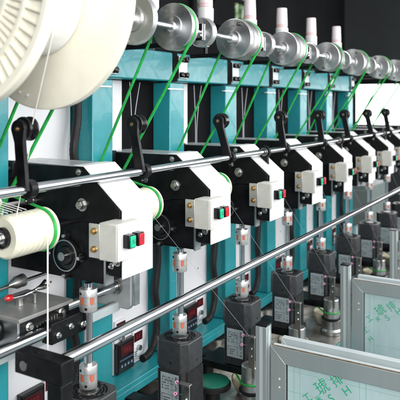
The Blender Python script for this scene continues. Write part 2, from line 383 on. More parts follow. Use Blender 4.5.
# strip module high on the left bay, white with blue prints
# ------------------------------------------------------------------ winding heads
def make_head():
    y0 = F[0]; oo = (-1.35, y0, -.53)
    t = thing('winding_head', '', 'machine head', oo, 'black winding heads along the row')
    prof = [(-1.66, -.187), (-1.224, -.187), (-1.087, -.303), (-1.087, -.347), (-1.66, -.347)]
    B(oo).prism(prof, y0, y0 + .143).build('upper_body', 'black', t, .003)
    # grey top sheet
    B(oo).box(-1.62, -1.224, y0 + .004, y0 + .14, -.1865, -.184).build('top_sheet', 'topgrey', t)
    # white front cover: slope and front, folded sheet
    th = .005; a = (-1.224, -.187); c_ = (-1.081, -.303)
    n = Vector((c_[1] - a[1], 0, -(c_[0] - a[0]))); n = Vector((.116, 0, .143)).normalized()
    P = [(-1.262, -.1855), (-1.262, -.182), (-1.222, -.182), (-1.0775, -.3005), (-1.0775, -.497), (-1.0815, -.497), (-1.0815, -.304), (-1.224, -.1855)]
    B(oo).prism(P, y0 - .001, y0 + .146).build('front_cover', 'white', t, .0015)
    # lower plate with box body
    B(oo).box(-1.66, -1.158, y0 + .014, y0 + .13, -.527, -.3475).build('lower_body', 'black', t, .003)
    B(oo).box(-1.158, -1.150, y0 + .012, y0 + .05, -.53, -.348).build('edge_strip', 'alu', t, .001)
    B(oo).box(-1.148, -1.09, y0 + .02, y0 + .12, -.50, -.348).build('inner_block', 'black', t, .003)
    b = B(oo); b.hexbolt((-1.112, y0 + .02, -.455), (0, -1, 0), .009, .012); b.hexbolt((-1.133, y0 + .02, -.47), (0, -1, 0), .006, .01); b.build('bolt', 'zinc', t)
    B(oo).hexbolt((-1.227, y0, -.297), (0, -1, 0), .0135, .016).build('bolt', 'zinc', t)
    B(oo).hexbolt((-1.243, y0, -.2015), (0, -1, 0), .007, .007).build('bolt', 'zinc', t)
    B(oo).hexbolt((-1.14, y0 + .013, -.315 - .06), (0, -1, 0), .006, .007).build('bolt', 'zinc', t)
    # rear corner nut
    nb = B(oo).box(-1.58, -1.50, y0 - .02, y0 - .001, -.235, -.18).build('rear_bracket', 'black', t, .003)
    B(oo).ring((-1.53, y0 - .02, -.205), (0, -1, 0), .010, .016, .008, 20).build('ring_nut', 'zinc', nb)
    # bearing flange
    f = B(oo).lathe((-1.30, y0 + .014, -.457), (0, -1, 0), [(.050, 0), (.050, .010), (.044, .012), (.043, .006), (.03, .006), (.026, .012), (.013, .013)], 40).build('bearing_flange', 'gloss_black', t)
    B(oo).ring((-1.30, y0 + .003, -.457), (0, -1, 0), .0445, .0478, .0022, 48).build('flange_rim', 'zinc', f)
    B(oo).cyl((-1.30, y0 + .01, -.457), (-1.30, y0 - .014, -.457), .013, 24).build('spindle_end', 'steel', f)
    for a_ in (90, 0, 270, 180):
        B(oo).lathe((-1.30 + .060 * math.cos(rad(a_)), y0 + .0138, -.457 + .060 * math.sin(rad(a_))), (0, -1, 0), [(.013, 0), (.013, .007), (.009, .007), (.009, .012)], 14).build('ear', 'gloss_black', f)
        B(oo).hexbolt((-1.30 + .060 * math.cos(rad(a_)), y0 + .001, -.457 + .060 * math.sin(rad(a_))), (0, -1, 0), .0065, .007, False).build('nut', 'zinc', f)
    # control box
    cb = B(oo).box(-1.106, -1.044, y0 - .07, y0 + .034, -.430, -.327).build('control_box', 'beige', t, .003)
    B(oo).box(-1.044, -1.040, y0 - .068, y0 + .032, -.428, -.329).build('box_lid', 'white', cb, .002)
    for yy in (-.060, .024):
        for zz in (-.338, -.419): B(oo).lathe((-1.0405, y0 + yy, zz), (1, 0, 0), [(.0042, 0), (.0042, .001), (.003, .002)], 12).build('screw', 'beige', cb)
    fl = B(oo).box(-1.142, -1.104, y0 - .070, y0 - .066, -.426, -.331).build('mounting_flange', 'matte', t, .001)
    for zz in (-.352, -.402): B(oo).hexbolt((-1.123, y0 - .070, zz), (0, -1, 0), .0068, .009).build('brass_bolt', 'brass', fl)
    for nm, m_, yy in (('green_button', 'greenbtn', -.046), ('red_button', 'redbtn', -.006)):
        B(oo).box(-1.041, -1.018, y0 + yy - .001, y0 + yy + .026, -.394, -.357).build('button_housing', 'gloss_black', cb, .0015)
        B(oo).box(-1.019, -1.014, y0 + yy + .002, y0 + yy + .024, -.391, -.360).build(nm, m_, cb, .0015)
        b = B(oo)
        for q in range(4): b.box(-1.0141, -1.0136, y0 + yy + .006 + (q % 2) * .002, y0 + yy + .020 - (q == 2) * .004, -.3805 + q * .003, -.3792 + q * .003)
        b.build('button_print', 'ink', cb)
    return t
hd = make_head()
for i, y in enumerate(F):
    lab = num(i, NH, 'winding head') + ', black side plate, sloped white cover and button box'
    if i == 0: hd['label'] = lab
    else: dup(hd, y, lab)
# ------------------------------------------------------------------ yarn rolls in front of every head (axle into the side plate)
def make_roll():
    f = F[0]; cx, cz = -1.25, -.346; oo = (cx, f, cz - .06)
    t = thing('grooved_roll', '', 'roll', oo, 'cream grooved rolls on the heads')
    y0, y1 = f - .279, f - .138; prof = [(.026, .004), (.050, .0), (.056, .006)]
    n = 6
    for q in range(n):
        a = .010 + q * (y1 - y0 - .03) / n; w = (y1 - y0 - .03) / n
        prof += [(.0568, a), (.0575, a + w * .2), (.0575, a + w * .6), (.0566, a + w * .72), (.0558, a + w * .78), (.0557, a + w * .95)]
    prof += [(.0575, y1 - y0 - .018), (.054, y1 - y0 - .013), (.054, y1 - y0 - .004), (.060, y1 - y0 - .002), (.060, y1 - y0 + .006), (.02, y1 - y0 + .008)]
    B(oo).lathe((cx, y0, cz), (0, 1, 0), prof, 56).build('roll_body', 'rollcream', t)
    h = B(oo).lathe((cx, y0 + .003, cz), (0, -1, 0), [(.028, 0), (.028, .010), (.024, .013), (.022, .006), (.0, .006)], 32, cap=False).build('hub', 'gloss_black', t)
    B(oo).hexbolt((cx, y0 - .003, cz), (0, -1, 0), .010, .009).build('hub_bolt', 'zinc', h)
    B(oo).cyl((cx, y1, cz), (cx, f + .005, cz), .0065, 20).build('axle', 'gloss_black', t)
    return t
rl = make_roll()
for i, y in enumerate(F):
    lab = num(i, NH, 'cream grooved roll') + (', fully in view before the row' if i == 0 else ', peeping from behind a white cover')
    if i == 0: rl['label'] = lab
    else: dup(rl, y, lab)
# idlers behind the rolls
def make_idler():
    f = F[0]; cx, cz = -1.42, -.30; oo = (cx, f, cz)
    t = thing('idler_pulley', '', 'pulley', oo, 'white idler pulleys behind the rolls')
    B(oo).lathe((cx, f - .34, cz), (0, 1, 0), [(.045, 0), (.049, .004), (.049, .125), (.043, .13), (.043, .16), (.050, .165), (.050, .17), (.02, .172)], 40).build('pulley_body', 'rollcream', t)
    B(oo).cyl((cx, f - .20, cz), (cx, f + .004, cz), .009, 16).build('axle', 'steel', t)
    b = B(oo)
    # yarn strands from idler top to roll top
    for q in range(7):
        yy = f - .325 + q * .016
        b.tube([(cx + .004, yy, cz + .049), (-1.265, yy + .045, -.346 + .058)], .0012, 5)
    b.build('yarn_strands', 'yarn', t)
    return t
idl = make_idler()
for i, y in enumerate(F):
    lab = num(i, NH, 'white idler pulley') + ' wound with parallel yarn strands'
    if i == 0: idl['label'] = lab
    else: dup(idl, y, lab)

# ------------------------------------------------------------------ line shaft with pulleys, bearings, belts
XS, ZS = -1.10, .251
tag(B((XS, 3, ZS)).cyl((XS, .7, ZS), (XS, 5.9, ZS), .0095, 24).build('line_shaft', 'chrome'), 'long polished shaft through the big spool and all silver pulleys', 'shaft')
BY = [1.215, 1.677, 2.168, 2.648, 3.19, 3.68, 4.215, 4.70, 5.2]      # belt planes
FY = [None, None, 2.082, 2.55, 3.127, 3.59, 4.159, 4.60, 5.1]
def make_pulley(front, yb, yf, ang):
    oo = (XS, yb, ZS); R = .077
    t = thing('drive_pulley', '', 'pulley', oo, 'silver drive pulleys on the line shaft')
    g = [(.012, -.022), (R, -.022), (R, -.006), (R - .006, 0), (R, .006), (R, .018), (.012, .018)]
    B(oo).lathe((XS, yb, ZS), (0, 1, 0), [(.012, -.026), (.036, -.026), (.037, -.020)] + g[1:] , 64).build('belt_disc', 'turned', t)
    if yf:
        d = B(oo).lathe((XS, yf, ZS), (0, 1, 0), [(.012, -.014), (.030, -.014), (.0305, -.004), (.048, -.004), (.049, -.0055), (.0745, -.0055), (.0765, -.003), (.0765, .016), (.070, .018), (.06, .018), (.06, yb - yf - .018)], 64).build('face_disc', 'turned', t)
        for a_ in ang:
            B(oo).lathe((XS + .060 * math.cos(a_), yf - .0056, ZS + .060 * math.sin(a_)), (0, -1, 0), [(.007, 0), (.007, .011), (.0045, .012)], 14).build('knob', 'gloss_black', d)
            B(oo).lathe((XS + .060 * math.cos(a_), yf - .0176, ZS + .060 * math.sin(a_)), (0, -1, 0), [(.0045, 0), (.0040, .003)], 12).build('knob_tip', 'zinc', d)
    B(oo).lathe((XS, (yf or yb) - .004, ZS), (0, -1, 0), [(.018, 0), (.018, .022), (.012, .026)], 24).build('hub', 'turned', t)
    return t
angs = [None, [], [rad(62)], [rad(255)], [rad(150), rad(262)], [rad(60)], [rad(100), rad(290)], [rad(220), rad(275)], [rad(80)]]
for i in range(1, 9):
    t = make_pulley(True, BY[i], FY[i], angs[i])
    t['label'] = num(i, 9, 'belt pulley').replace('second belt pulley from the left', 'single thin silver belt pulley nearest the big spool') + ' on the shaft' + ('' if i == 1 else ', with a thick silver face disc')
# nearest flat disc beside the spool
oo = (XS, 1.451, ZS)
t = thing('face_plate', 'bare turned silver disc half hidden behind the big white spool', 'disc', oo)
B(oo).lathe((XS, 1.451, ZS), (0, 1, 0), [(.012, -.016), (.038, -.016), (.040, -.006), (.0745, -.006), (.0765, -.003), (.0765, .014), (.01, .014)], 64).build('disc_body', 'turned', t)
B(oo).lathe((XS, 1.435, ZS), (0, -1, 0), [(.02, 0), (.02, .03), (.014, .034)], 24).build('hub', 'turned', t)
B(oo).cyl((XS - .040, 1.446, ZS - .062), (XS - .040, 1.425, ZS - .062), .006, 14).build('pin', 'zinc', t)

def make_bearing():
    y = 1.837; oo = (XS, y, ZS)
    t = thing('shaft_bearing', '', 'bearing', oo, 'round shaft bearings between the pulleys')
    B(oo).lathe((XS, y, ZS), (0, 1, 0), [(.020, -.006), (.049, -.006), (.052, -.003), (.052, .022), (.046, .026), (.02, .026)], 48).build('round_housing', 'turned', t)
    s = B(oo).box(XS - .025, XS + .016, y - .0075, y - .004, ZS - .029, ZS + .029).build('slot', 'cabinet_black', t)
    for dx in (-.019, .012): B(oo).box(XS + dx - .003, XS + dx + .003, y - .014, y - .0076, ZS - .029, ZS + .029).build('bar', 'chrome', s, .001)
    B(oo).cyl((XS, y - .02, ZS - .012), (XS, y - .006, ZS - .012), .010, 16).build('roller', 'steel', s)
    B(oo).box(XS - .02, XS + .02, y + .006, y + .024, ZS - .029 - .02, ZS - .050).build('foot', 'steel', t)
    B(oo).box(-1.46, XS - .03, y + .006, y + .024, ZS - .045, ZS - .028).build('support_arm', 'black', t)
    return t
be = make_bearing()
for i, y in enumerate([1.837, 2.335, 2.865, 3.395, 3.93, 4.42, 4.93]):
    lab = num(i, 7, 'round shaft bearing') + ' with a black slot between two pulleys'
    if i == 0: be['label'] = lab
    else: dup(be, y, lab)

def loop(c1, r1, c2, r2, y):
    dx, dz = c2[0] - c1[0], c2[1] - c1[1]; D = math.hypot(dx, dz); base = math.atan2(dz, dx); phi = math.acos((r1 - r2) / D); P = []
    n = 18
    for k in range(n + 1):
        a = base + phi + (2 * PI - 2 * phi) * k / n; P.append((c1[0] + r1 * math.cos(a), y, c1[1] + r1 * math.sin(a)))
    for k in range(n + 1):
        a = base - phi + 2 * phi * k / n; P.append((c2[0] + r2 * math.cos(a), y, c2[1] + r2 * math.sin(a)))
    return P
for i in range(9):
    y = BY[i]; oo = (-1.2, y, 0)
    nm = ('green round belt hanging from behind the big white spool' if i == 0 else 'green round belt slanting down from the ' + ('single thin pulley nearest the spool' if i == 1 else ORD[i] + ' belt pulley'))
    yl = F[i] - .188
    # slight sideways shift of the low end so the belt meets its idler
    pts = loop((XS, ZS), .0745, (-1.42, -.30), .046, y)
    pts = [(p[0], y + (yl - y) * min(1, max(0, (.18 - p[2]) / .4)), p[2]) for p in pts]
    tag(B(oo).tube(pts, .0049, 10, closed=True).build('round_belt', 'belt'), nm, 'belt', 'green round belts from the line shaft')
    pts = loop((-1.42, -.30), .0495, (-1.25, -.346), .0575, F[i] - .146)
    oo = (-1.3, y, -.3)
    tag(B(oo).tube(pts, .0042, 10, closed=True).build('short_belt', 'belt'), 'short green belt around the rear rim of the %s cream roll' % ordl(i, 9), 'belt', 'short green belts around the rolls')

# ------------------------------------------------------------------ signal tubes on the beam
def make_signal():
    y = 2.089; x = -1.5; oo = (x, y, .222)
    t = thing('signal_light', '', 'signal light', oo, 'pale pink signal lights above the beam')
    B(oo).lathe((x, y, .223), (0, 0, 1), [(.022, 0), (.022, .01), (.010, .012), (.010, .17)], 20).build('post', 'gloss_black', t)
    B(oo).lathe((x, y, .385), (0, 0, 1), [(.028, 0), (.036, .012), (.0385, .02), (.0385, .075), (.034, .08)], 36).build('white_base', 'white', t)
    B(oo).lathe((x, y, .466), (0, 0, 1), [(.034, 0), (.0345, .018)], 36).build('pink_ring', 'pink', t)
    b = B(oo); b.lathe((x, y, .4845), (0, 0, 1), [(.0345, 0), (.031, .095), (.030, .1), (.0, .1)], 36, cap=False)
    b.build('lens', 'palepink', t)
    return t
sg = make_signal(); SY = [1.63, 2.089, 2.55, 3.03, 3.47, 3.97, 4.50]
for i, y in enumerate(SY):
    lab = num(i, 7, 'upright pale pink signal light') + ', white base, above the beam'
    if y == 2.089: sg['label'] = lab
    else: dup(sg, y, lab)

# ------------------------------------------------------------------ big spool
oo = (XS, .98, ZS - .265); R = .265
t = thing('large_spool', 'huge cream plastic spool with ribbed flange at upper left', 'spool', oo)
def flange(y, s):
    b = B(oo); th = .016
    # dished face, ring, hub
    prof = [(.012, 0), (.128, 0), (.130, .010), (.138, .010), (.140, .002), (.184, .002), (.186, .012), (.194, .012), (.196, .002), (.244, .002), (.247, .016), (.259, .016), (R, .012), (R, -.006), (.258, -.010), (.10, -.010), (.012, -.010)]
    b.lathe((XS, y, ZS), (0, s, 0), prof, 128)
    for (ra, rb, n, w, h) in ((.140, .185, 72, .0014, .0085), (.195, .245, 60, .0013, .010)):
        for k in range(n):
            a = 2 * PI * k / n; u = Vector((math.cos(a), 0, math.sin(a))); v = Vector((-math.sin(a), 0, math.cos(a))); c = Vector((XS, y, ZS))
            Y0 = Vector((0, s * .0015, 0)); Y1 = Vector((0, s * h, 0))
            q = [c + u * ra - v * w, c + u * rb - v * w, c + u * rb + v * w, c + u * ra + v * w]
            lo = [b.v(p + Y0) for p in q]; hi = [b.v(p + Y1) for p in q]
            b.bm.faces.new(hi)
            for e in range(4): b.bm.faces.new([lo[e], lo[(e + 1) % 4], hi[(e + 1) % 4], hi[e]])
    return b
flange(.862, -1).build('flange', 'cream', t)
flange(1.097, 1).build('flange', 'cream', t)
b = B(oo).lathe((XS, .872, ZS), (0, 1, 0), [(.124, 0), (.124, .216)], 80).build('barrel', 'cream', t)
prof = []
for q in range(76): prof += [(.1325 + .0011 * (q % 2), .003 + q * .0027)]
B(oo).lathe((XS, .874, ZS), (0, 1, 0), [(.1245, .002)] + prof + [(.1245, .210)], 80).build('wound_yarn', 'yarn', b)
for a_ in (215, 222): B(oo).cyl((XS + .235 * math.cos(rad(a_ + 35)), 1.0855, ZS + .235 * math.sin(rad(a_ + 35))), (XS + .235 * math.cos(rad(a_ + 35)), 1.082, ZS + .235 * math.sin(rad(a_ + 35))), .004, 10).build('moulding_dimple', 'white', t)

# ------------------------------------------------------------------ rails and tension arms
XR, ZR = -1.14, -.21
tr = thing('upper_rail', 'long chrome rail carrying the black roller arms across the heads', 'rail', (XR, 3, ZR))
B((XR, 3, ZR)).cyl((XR, .6, ZR), (XR, 6.2, ZR), .0126, 32).build('rail_bar', 'chrome', tr)
def make_bracket():
    y = 2.46; oo = (XR, y, -.30)
    t = thing('rail_bracket', '', 'bracket', oo, 'black ring brackets holding the upper rail')
    B(oo).ring((XR, y, ZR), (0, -1, 0), .0138, .027, .018, 32).build('ring', 'black', t, .001)
    B(oo).ring((XR, y - .018, ZR), (0, -1, 0), .0145, .018, .002, 32).build('ring_insert', 'steel', t)
    B(oo).prism([(XR - .020, ZR - .018), (XR + .016, ZR - .018), (XR + .02, ZR - .085), (XR + .0, ZR - .125), (XR - .024, ZR - .125)], y - .016, y - .002).build('leg', 'black', t, .002)
    B(oo).hexbolt((XR - .006, y - .016, ZR - .108), (0, -1, 0), .008, .009).build('bolt', 'zinc', t)
    B(oo).box(XR - .10, XR - .0, y - .002, y - .0005 + .10, ZR - .120, ZR - .080).build('leg_foot', 'black', t, .001)
    return t
bk = make_bracket()
for i, y in enumerate([2.46, 3.48, 4.48]):
    lab = ['nearest ring bracket on the upper rail, left of the third button box', 'middle ring bracket on the upper rail', 'farthest ring bracket on the upper rail, by the white window'][i]
    if i == 0: bk['label'] = lab
    else: dup(bk, y, lab)
def make_arm():
    y = 1.07; oo = (XR, y, ZR)
    t = thing('tension_arm', '', 'roller arm', oo, 'black roller arms on the upper rail')
    xt, zt = XR - .025, -.063
    # plate with round head
    d = Vector((xt - XR, 0, zt - ZR)).normalized(); nrm = Vector((d.z, 0, -d.x)); P = []
    for k in range(13):
        a = -PI / 2 + PI * k / 12; P.append(Vector((xt, 0, zt)) + (nrm * math.sin(a) * -1 + d * math.cos(a)) * .0235)
    base = Vector((XR, 0, ZR))
    P += [Vector((xt, 0, zt)) - nrm * .0155 - d * .032, base - nrm * .016 + d * .012, base - nrm * .018 - d * .004, base + nrm * .018 - d * .004, base + nrm * .016 + d * .012, Vector((xt, 0, zt)) + nrm * .0155 - d * .032]
    pts = [(p.x, p.z) for p in P]
    B(oo).prism(pts, y - .026, y - .014).build('arm_plate', 'black', t, .0015)
    # the back plate strip
    w = B(oo).lathe((xt, y - .012, zt), (0, 1, 0), [(.012, 0), (.0295, 0), (.0305, .003), (.0305, .006), (.021, .012), (.021, .018), (.0305, .024), (.0305, .028), (.028, .031), (.012, .031)], 48).build('wheel', 'gloss_black', t)
    B(oo).cyl((xt, y - .028, zt), (xt, y + .026, zt), .006, 16).build('axle', 'steel', w)
    B(oo).hexbolt((xt, y - .026, zt), (0, -1, 0), .0045, .005).build('brass_bolt', 'brass', t)
    B(oo).ring((XR, y + .010, ZR), (0, -1, 0), .0139, .0225, .022, 32).build('clamp_ring', 'black', t, .001)
    B(oo).box(XR - .006, XR + .006, y - .010, y + .008, ZR - .036, ZR - .021).build('clamp_ear', 'black', t, .001)
    B(oo).cyl((XR, y + .012, ZR - .029), (XR, y - .014, ZR - .029), .0035, 12).build('clamp_bolt', 'zinc', t)
    return t
ar = make_arm()
AY = [1.080, 1.558, 2.13, 2.68, 3.20, 3.67, 4.18, 4.64]
for i, y in enumerate(AY):
    lab = num(i, 8, 'black roller arm') + ' on the upper chrome rail'
    if i == 0: lab = 'leftmost black roller arm, guiding the white thread from the big spool'
    if i == 0: ar['label'] = lab; ar.location.y = y; ar.rotation_euler[1] = rad(4)
    else:
        c = dup(ar, y, lab); c.rotation_euler[1] = rad([0, -2, -7, 0, 1, -3, -4, -1][i])
# lower rail with end block
XL, ZL = -1.05, -.623
t = thing('lower_rail', 'thick chrome rail crossing in front of the vertical shafts', 'rail', (XL, 3, ZL))
B((XL, 3, ZL)).cyl((XL, 1.085, ZL), (XL, 6.4, ZL), .0158, 40).build('rail_bar', 'chrome', t)
oo = (-1.08, 1.1, -.9)
t = thing('rail_end_block', 'black steel block and post holding the near end of the lower rail', 'bracket', oo)
B(oo).box(-1.166, -1.010, 1.055, 1.100, -.660, -.606).build('block', 'black', t, .003)
B(oo).box(-1.060, -1.013, 1.058, 1.098, -H + .02, -.6605).build('post', 'black', t, .003)
B(oo).lathe((-1.135, 1.0555, -.637), (0, -1, 0), [(.012, 0), (.012, .002), (.006, .0022)], 24).build('plug', 'steel', t)
B(oo).cyl((-1.11, 1.08, -.606), (-1.11, 1.08, -.6035), .008, 16).build('set_screw', 'gloss_black', t)

# ------------------------------------------------------------------ vertical shafts with couplings, motors
XM = -1.22
def make_shaft():
    y = 1.387; oo = (XM, y, -.848)
    t = thing('drive_shaft', '', 'shaft', oo, 'vertical chrome shafts with couplings')
    B(oo).cyl((XM, y, -.84), (XM, y, -.53), .0125, 28).build('shaft_bar', 'chrome', t)
    for z0 in (-.612, -.838):
        hh = .066
        c = B(oo).lathe((XM, y, z0), (0, 0, 1), [(.0255, 0), (.0265, .002), (.0265, .022), (.0235, .0225), (.0235, hh - .0225), (.0265, hh - .022), (.0265, hh - .002), (.0255, hh)], 36).build('coupling', 'matte', t)
        for k in range(10):
            a = k * PI / 5 + .2
            b = B(oo); n = 5; w = PI / 5 * (.62 if k % 2 else 1.0)
            pts = [(XM + .0262 * math.cos(a + w * (q / n - .5)), y + .0262 * math.sin(a + w * (q / n - .5))) for q in range(n + 1)]
            pts += [(XM + .0205 * math.cos(a + w * (q / n - .5)), y + .0205 * math.sin(a + w * (q / n - .5))) for q in range(n, -1, -1)]
            b.prism(pts, z0 + .0227, z0 + hh - .0227, 'z'); b.build('insert' if k % 2 else 'jaw', 'orange' if k % 2 else 'matte', c)
        B(oo).cyl((XM - .007, y - .0245, z0 + hh - .012), (XM - .0075, y - .0272, z0 + hh - .012), .0042, 12).build('set_screw', 'gloss_black', c)
        B(oo).cyl((XM + .011, y - .0225, z0 + .011), (XM + .012, y - .0250, z0 + .011), .0042, 12).build('set_screw', 'gloss_black', c)
    return t
sh = make_shaft()
def make_motor():
    y = 1.387; oo = (XM, y, -1.15); a = .070; c = .024
    def octo(a, c): return [(XM - a + c, y - a), (XM + a - c, y - a), (XM + a, y - a + c), (XM + a, y + a - c), (XM + a - c, y + a), (XM - a + c, y + a), (XM - a, y + a - c), (XM - a, y - a + c)]
    t = thing('gear_motor', '', 'motor', oo, 'black electric motors under the shafts')
    B(oo).prism(octo(a, c), -.950, -.850, 'z').build('top_housing', 'motor', t, .004)
    v = B(oo)
    for r_ in (.034, .043, .052):
        for k in range(5):
            a0 = k * 2 * PI / 5 + r_ * 30; m_ = 7; sp_ = 2 * PI / 5 * .82
            P_ = [(XM + (r_ + .0052) * math.cos(a0 + sp_ * q / m_), y + (r_ + .0052) * math.sin(a0 + sp_ * q / m_)) for q in range(m_ + 1)]
            P_ += [(XM + r_ * math.cos(a0 + sp_ * q / m_), y + r_ * math.sin(a0 + sp_ * q / m_)) for q in range(m_, -1, -1)]
            v.prism(P_, -.8502, -.8492, 'z')
    v.build('vent_rings', 'cabinet_black', t)
    v = B(oo); v.lathe((XM, y, -.851), (0, 0, 1), [(.029, 0), (.029, .003), (.022, .004)], 30); v.build('shaft_collar', 'steel', t)
    B(oo).prism(octo(a - .006, c), -1.118, -.951, 'z').build('body', 'motor', t, .002)
    b = B(oo)
    for k in range(11):
        p = -a + .022 + k * (2 * a - .044) / 10
        if abs(p + .001) > .034 or True: b.box(XM + p - .0022, XM + p + .0022, y - a + .001, y - a + .009, -1.116, -.955)
        b.box(XM + a - .009, XM + a - .001, y + p - .0022, y + p + .0022, -1.116, -.955)
    b.build('cooling_fins', 'motor', t)
    n = B(oo).box(XM - .036, XM + .040, y - a - .002, y - a + .0006, -1.082, -.962).build('nameplate', 'plate', t)
    rnd = random.Random(3); b = B(oo)
    # print: a column of larger characters at the right edge and small lines of data
    yp0, yp1 = y - a - .0026, y - a - .0021
    def glyph(x, z, w, h):
        st = w * .22
        for (c0, c1, d0, d1) in ((0, 1, 0, .16), (0, 1, .84, 1), (0, 1, .42, .58)):
            if rnd.random() < .62: b.box(x + c0 * w, x + c1 * w, yp0, yp1, z - d1 * h, z - d0 * h)
        for cx_ in (0, .78):
            if rnd.random() < .62: b.box(x + cx_ * w, x + cx_ * w + st, yp0, yp1, z - h, z)
    for q in range(8): glyph(XM + .027, -.970 - q * .0135, .0085, .010)
    for r_ in range(5):
        z = -.974 - r_ * .010; x = XM - .030
        while x < XM + .018:
            glyph(x, z, .0048, .0058); x += .0062 + (rnd.random() < .25) * .006
    b.box(XM - .031, XM - .0298, yp0, yp1, -1.076, -1.036); b.box(XM + .014, XM + .0152, yp0, yp1, -1.076, -1.036)
    b.box(XM - .031, XM + .0152, yp0, yp1, -1.0372, -1.036)
    for q in range(3): b.box(XM - .024, XM + .006 - q * .006, yp0, yp1, -1.050 - q * .009, -1.0475 - q * .009)
    b.build('print', 'ink', n)
    B(oo).cyl((XM + .006, y - a, -.925), (XM + .006, y - a - .0015, -.925), .004, 12).build('screw', 'gloss_black', t)
    B(oo).cyl((XM + a, y + .006, -.925), (XM + a + .0015, y + .006, -.925), .004, 12).build('screw', 'gloss_black', t)
    B(oo).box(XM - .16, XM + .072, y - .075, y + .082, -1.150, -1.1195).build('mounting_plate', 'black', t, .003)
    B(oo).box(XM - .27, XM - .161, y - .03, y + .03, -1.27, -1.1215).build('support_leg', 'black', t, .002)
    return t
mo = make_motor()
for i in range(NH):
    y = 1.387 + .5 * i
    l1 = num(i, NH, 'vertical chrome shaft') + ', orange coupling at each end'
    l2 = num(i, NH, 'black motor') + ', silver nameplate, under its shaft'
    if i == 0: sh['label'] = l1; mo['label'] = l2
    else:
        c = dup(sh, y, l1); c.rotation_euler[2] = random.uniform(-.6, .6); dup(mo, y, l2)

# motor pulley bowl + spindle cylinder + belt + thread guide
def make_spindle():
    x, y = -1.125, 1.285; oo = (x, y, -1.27)
    t = thing('thread_spindle', '', 'spindle', oo, 'steel spindles with thread guides')
    B(oo).lathe((x, y, -1.268), (0, 0, 1), [(.058, 0), (.058, .02), (.050, .03), (.050, .075), (.046, .078)], 40).build('base', 'steel', t)
    B(oo).lathe((x, y, -1.1895), (0, 0, 1), [(.046, 0), (.051, .002), (.051, .008), (.045, .010)], 40).build('black_ring', 'rubber', t)
    B(oo).lathe((x, y, -1.179), (0, 0, 1), [(.045, 0), (.043, .02), (.041, .08), (.041, .096), (.037, .100), (.012, .101)], 40).build('cap', 'turned', t)
    b = B(oo); b.lathe((x, y, -1.078), (0, 0, 1), [(.011, 0), (.009, .03), (.006, .035)], 18); b.build('nipple', 'steel', t)
    g = B(oo); g.box(x + .004, x + .032, y - .036, y - .031, -1.12, -.955); g.box(x - .016, x + .032, y - .036, y - .016, -.9548, -.951); g.build('guide_bracket', 'steel', t, .001)
    for z in (-1.0, -1.03): B(oo).hexbolt((x + .018, y - .036, z), (0, -1, 0), .0045, .004).build('bolt', 'zinc', t)
    for (dx, dz) in ((-.024, -.955), (-.030, -.995)):
        e = B(oo).ring((x + dx, y - .026, dz), (.3, -1, .4), .0028, .0062, .004, 16).build('eyelet', 'eyelet', t)
        B(oo).tube([(x + dx + .005, y - .024, dz), (x + .012, y - .022, dz + .002)], .0016, 6).build('eyelet_wire', 'zinc', t)
    return t
sp = make_spindle()
for i in range(1, NH + 1):
    pass
for i in range(NH):
    y = 1.285 + .5 * i
    lab = num(i, NH, 'steel spindle') + ', pink thread eyelets on its bracket'
    if i == 0: sp['label'] = lab
    else: dup(sp, y, lab)
    oo = (-1.25, y + .05, -1.27)
    yb = 1.387 + .5 * i
    tag(B(oo).lathe((-1.20, yb + .03, -1.268), (0, 0, 1), [(.050, 0), (.062, .02), (.078, .055), (.078, .068), (.072, .070), (.066, .056), (.02, .05)], 40).build('cream_bowl', 'creambowl'), num(i, NH, 'cream round bowl') + ' below a black motor', 'bowl', 'cream bowls below the motors')
    pts = loop((-1.235, yb + .03), .050, (-1.125, y), .0445, 0); pts = [(p[0], p[2], -1.135 if False else -1.118 - .0 ) for p in pts]
    pts = [(p[0], p[1], -1.150) for p in pts]
    b = B(oo).tube(pts, .0042, 8, closed=True)
    tag(b.build('spindle_belt', 'belt'), 'green belt looped around the %s steel spindle' % ordl(i, NH), 'belt', 'green belts around the spindles')
    if i == 1:
        oo = (-1.30, y + .485, -1.24)
        t = thing('round_table', 'round green topped disc on the steel bed beside the second motor', 'disc', oo)
        B(oo).lathe((-1.30, y + .485, -1.269), (0, 0, 1), [(.03, 0), (.03, .062), (.078, .064), (.078, .080), (.072, .085)], 48).build('black_rim', 'rubber', t)
        B(oo).lathe((-1.30, y + .485, -1.187), (0, 0, 1), [(.070, .003), (.070, .008), (.066, .010)], 48).build('green_top', 'disc', t)
    if i < NH - 1:
        oo = (-1.55, y + .49, -1.26)
        t = thing('steel_drum', num(i, NH - 1, 'broad steel drum') + ' below the teal deck edge', 'drum', oo, 'steel drums below the deck')
        B(oo).lathe((-1.56, y + .49, -1.268), (0, 0, 1), [(.16, .0), (.16, .10), (.152, .105)], 64).build('drum_body', 'steel', t)
        B(oo).ring((-1.56, y + .49, -1.268), (0, 0, 1), .161, .172, .03, 64).build('drum_foot', 'rubber', t)

# ------------------------------------------------------------------ threads
def thread(pts, lab, r=.0011, m='yarn', grp=None):
    oo = pts[0]; tag(B(oo).tube(pts, r, 6).build('thread', m), lab, 'thread', grp)
thread([(-.968, .99, .235), (-.985, 1.0, .15), (XR + .004, 1.085, -.050)], 'white thread running from the big spool down to the first roller', .0016)
thread([(-1.145, 1.10, -.05), (-1.23, 1.12, -.29)], 'short thread from the first roller to the nearest roll', .0014)
thread([(-1.187, 1.188, -.352), (-1.187, 1.188, -.70)], 'white thread hanging straight down from the nearest cream roll', .0021)
for i in range(1, 8):
    a = (-1.19, F[i] - .20, -.37); e = (-1.12, 1.285 + .5 * (i + 1) - .026, -.955)
    thread([a, e], 'fine pale thread slanting down from behind the %s white cover' % ORD[i - 1], .0005, 'thread', 'fine slanting threads between heads and spindles')

